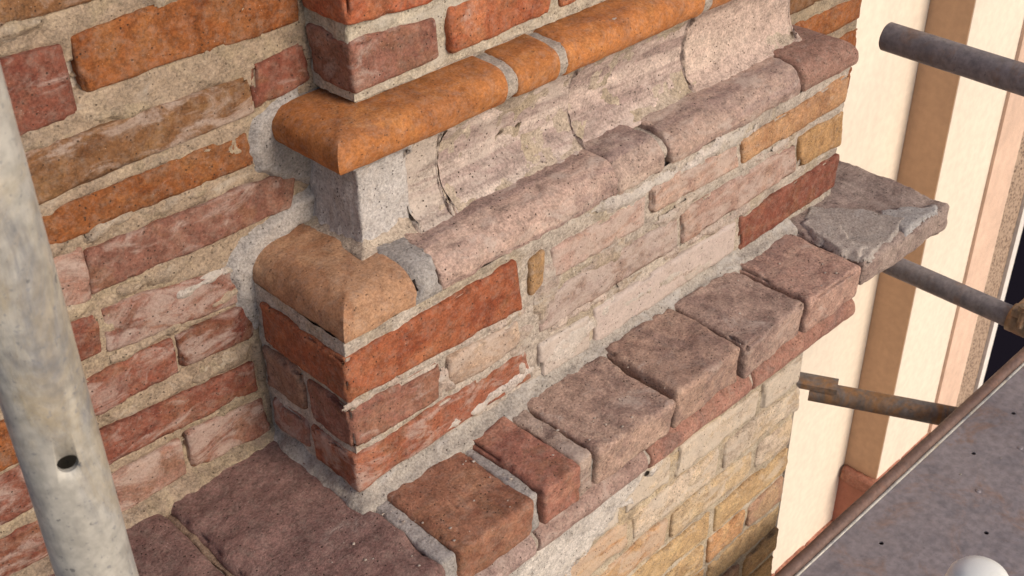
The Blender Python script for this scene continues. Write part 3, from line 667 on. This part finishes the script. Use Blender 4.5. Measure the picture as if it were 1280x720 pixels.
# ================================================================== SCAFFOLD
def apply_bool(o, cutters):
    bmc = bmesh.new()
    for loc, direc, rad, ln in cutters:
        mt = Matrix.Translation(Vector(loc)) @ Vector(direc).to_track_quat('Z', 'Y').to_matrix().to_4x4()
        bmesh.ops.create_cone(bmc, cap_ends=True, segments=20, radius1=rad, radius2=rad, depth=ln, matrix=mt)
    me = bpy.data.meshes.new("cutter"); bmc.to_mesh(me); bmc.free()
    c = bpy.data.objects.new("cutter", me); COL.objects.link(c)
    md = o.modifiers.new("holes", 'BOOLEAN'); md.object = c; md.operation = 'DIFFERENCE'; md.solver = 'EXACT'
    dg = bpy.context.evaluated_depsgraph_get(); nm = bpy.data.meshes.new_from_object(o.evaluated_get(dg))
    o.modifiers.clear(); o.data = nm; bpy.data.objects.remove(c, do_unlink=True); bpy.data.meshes.remove(me)
def tube(name, p0, p1, ro=.02415, ri=.0205, mat=None, parent=None, seg=40, rings=60, wob=.0003, seed=0):
    p0, p1 = Vector(p0), Vector(p1); ax = (p1 - p0); L_ = ax.length; q = ax.to_track_quat('Z', 'Y')
    V = []; F = []
    th = np.linspace(0, 2 * math.pi, seg, endpoint=False)
    prof = [(ri, L_ * t) for t in np.linspace(1, 0, 2)] + [(ro - .001, 0), (ro, .001)] + [(ro, L_ * t) for t in np.linspace(.002, .998, rings)] + [(ro, L_ - .001), (ro - .001, L_)]
    for r, z in prof:
        for a in th: V.append(p0 + q @ Vector((r * math.cos(a), r * math.sin(a), z)))
    n = len(prof)
    for i in range(n):
        i2 = (i + 1) % n
        for j in range(seg):
            j2 = (j + 1) % seg; F.append((i*seg + j, i*seg + j2, i2*seg + j2, i2*seg + j))
    o = mesh_obj(name, [tuple(v) for v in V], F, mat, parent, rough=lambda v, n: v + n * (wob * fbm(v, 40, seed, 2))[:, None])
    return o
pole = tube("scaffold_pole", (-.4500, -.3560, -5.6), (-.4475, -.3475, 2.2), mat=M_POLE, seed=5, rings=200)
tag(pole, "thick pale galvanised scaffold pole with a small dark hole, upright at the left", "scaffold pole")
hole_p = Vector((-.4495, -.3525, .600)); dv = (Vector(cam.location) - hole_p); dv.z = 0; dv.normalize()
dv = Matrix.Rotation(math.radians(6), 3, 'Z') @ dv
apply_bool(pole, [(hole_p + dv * .022, dv, .0062, .02)])
ta = tube("scaffold_tube", (1.150, .007, .255), (1.150, -1.30, .250), mat=M_TUBE, seed=6)
tag(ta, "dark steel scaffold tube pointing at the wall, highest of the three", "scaffold tube", "cross tubes of the scaffold")
tb_root = empty("scaffold_tube", (1.6, -.16, -.475), "grey steel scaffold tube with a brass coloured coupler, below the flagstone", "scaffold tube", "cross tubes of the scaffold")
tube("tube", (1.600, .36, -.475), (1.600, -.60, -.478), mat=M_TUBE, parent=tb_root, seed=7)
cp = tube("coupler", (1.600, -.150, -.475), (1.600, -.215, -.475), ro=.031, ri=.0238, mat=M_COUPLER, parent=tb_root, rings=6, seed=8)
def small(name, lo, hi, mat, parent, seed): return box_brick(parent, lo, hi, (1,1,1,0), mat, seed=seed, r=.004, seg=.006, a1=.0004, a2=0, chip=.0005, warp=.0003, name=name)
small("flange", (1.565, -.208, -.452), (1.640, -.158, -.432), M_COUPLER, cp, 1)
tube("bolt", (1.568, -.183, -.470), (1.568, -.183, -.415), ro=.007, ri=.001, mat=M_COUPLER, parent=cp, rings=3, seg=12)
tube("bolt_nut", (1.568, -.183, -.428), (1.568, -.183, -.416), ro=.012, ri=.002, mat=M_COUPLER, parent=cp, rings=3, seg=6)
tc = empty("scaffold_tube", (1.376, .170, -.73), "rusty scaffold tube with a flat blade end, lowest, running under the deck", "scaffold tube", "cross tubes of the scaffold")
pc0 = Vector((1.376, .170, -.730)); dc = (Vector((1.522, -.116, -.730)) - pc0).normalized()
tube("tube", pc0, pc0 + dc * 1.1, ro=.02415, ri=.0205, mat=M_RUST, parent=tc, seed=9)
sd = dc.cross(Vector((0, 0, 1))).normalized(); bv = []
for s0, h0 in ((-.03, .017), (-.03, .031), (.06, .017), (.06, .031)):
    for w0 in (-.022, .022): bv.append(tuple(pc0 + dc * s0 + sd * w0 + Vector((0, 0, h0))))
mesh_obj("blade", bv, [(0,1,3,2),(4,6,7,5),(0,4,5,1),(2,3,7,6),(0,2,6,4),(1,5,7,3)], M_RUST, tc, smooth_shade=False)

deck = empty("scaffold_deck", (1.4, -.40, -.68), "dark galvanised steel scaffold deck with a rolled brown edge, lower right", "scaffold deck")
DX0, DX1, DY0, DY1 = .15, 3.2, -.152, -.82
plate = plain_box("plate", (DX0, DY1, -.686), (DX1, DY0, -.682), M_DECK, deck)
hl = [(1.565,-.220),(1.387,-.222),(1.196,-.352),(1.74,-.352),(1.92,-.222),(1.03,-.222),(.86,-.352),(1.56,-.48),(1.38,-.48)]
apply_bool(plate, [((x, y, -.684), (0, 0, 1), .0048, .05) for x, y in hl])
lip_prof = [(DY0 + .013 + .0125 * math.cos(a), -.679 + .0125 * math.sin(a)) for a in np.linspace(0, 2 * math.pi, 20, endpoint=False)]
def extr(name, prof, x0, x1, mat, parent, n=80):
    V = []; F = []; k = len(prof)
    for x in np.linspace(x0, x1, n): V += [(x, y, z) for y, z in prof]
    for i in range(n - 1):
        for j in range(k): F.append((i*k + j, i*k + (j+1) % k, (i+1)*k + (j+1) % k, (i+1)*k + j))
    F += [tuple(reversed(range(k))), tuple(range((n-1)*k, n*k))]
    return mesh_obj(name, V, F, mat, parent, rough=lambda v, n_: v + n_ * (.0006 * fbm(v, 25, 3, 2))[:, None])
extr("rolled_edge", lip_prof, DX0, DX1, M_LIP, deck)
extr("seam_strip", [(-.1515,-.6818),(-.1515,-.678),(-.158,-.678),(-.158,-.6818)], DX0, DX1, M_POLE, deck, 4)
plain_box("added_hole_backing", (DX0, DY1, -.746), (DX1, DY0 + .002, -.741), M_LIP, deck)  # unseen plate added to keep brightness from showing through the holes
plain_box("side_flange", (DX0, DY0 + .002, -.74), (DX1, DY0 + .005, -.688), M_LIP, deck)
def rivet(x, y):
    bmv = bmesh.new(); bmesh.ops.create_uvsphere(bmv, u_segments=12, v_segments=8, radius=.006)
    V = [(x + v.co.x, y + v.co.y, -.682 + max(v.co.z, -.001) * .45) for v in bmv.verts]; F = [[v.index for v in f.verts] for f in bmv.faces]; bmv.free()
    mesh_obj("rivet", V, F, M_DECK, deck)
for x, y in ((1.291,-.284),(1.470,-.283)): rivet(x, y)

def droppings(name, parent, pts, z, color, seed):
    V = []; F = []
    bmv = bmesh.new(); bmesh.ops.create_icosphere(bmv, subdivisions=2, radius=1.0); bmv.verts.ensure_lookup_table()
    bv = np.array([v.co[:] for v in bmv.verts]); bf = [[v.index for v in f.verts] for f in bmv.faces]; bmv.free()
    for i, (x, y, r) in enumerate(pts):
        q = bv * (1 + .35 * fbm(bv + i * 3.1, 1.6, seed + i, 2))[:, None] * np.array([r, r * .8, r * .38]) + np.array([x, y, z + r * .2])
        F += [[a + len(V) for a in f] for f in bf]; V += q.tolist()
    o = mesh_obj(name, V, F, M_CEMENT, parent, color); o["kind"] = "stuff"; return o
rg = np.random.default_rng(21)
droppings("mortar_droppings", deck, [(rg.uniform(.75, 2.4), rg.uniform(-.72, -.17), .0016 + .006 * rg.uniform() ** 3) for _ in range(28)], -.682, al((.42,.38,.34), .3), 5)
droppings("loose_grit", ledge, [(rg.uniform(-.4, .88), rg.uniform(-.145, -.035), .0008 + .0018 * rg.uniform() ** 2) for _ in range(140)], .001, al((.45,.38,.32), .3), 9)

# made-up capped upright, stands in for an unidentified blown-out bright spot
cpx, cpy, cpz = .155, -.690, .270
ps = empty("stand_in_upright", (cpx, cpy, -5.6), "made-up white-capped upright standing in for a bright spot at the bottom edge over the deck", "scaffold pole")
tube("tube", (cpx, cpy, -5.6), (cpx, cpy, cpz), mat=M_POLE, parent=ps, seed=12)
V = []; F = []; pr = [(.0285, -.05), (.0285, -.012), (.027, -.002), (.022, .006), (.013, .010), (.004, .0115)]
for r, z in pr:
    for a in np.linspace(0, 2 * math.pi, 32, endpoint=False): V.append((cpx + r * math.cos(a), cpy + r * math.sin(a), cpz + z))
for i in range(len(pr) - 1):
    for j in range(32): F.append((i*32 + j, i*32 + (j+1) % 32, (i+1)*32 + (j+1) % 32, (i+1)*32 + j))
F.append(tuple(range((len(pr)-1)*32, len(pr)*32)))
mesh_obj("cap", V, F, M_CAP, ps)
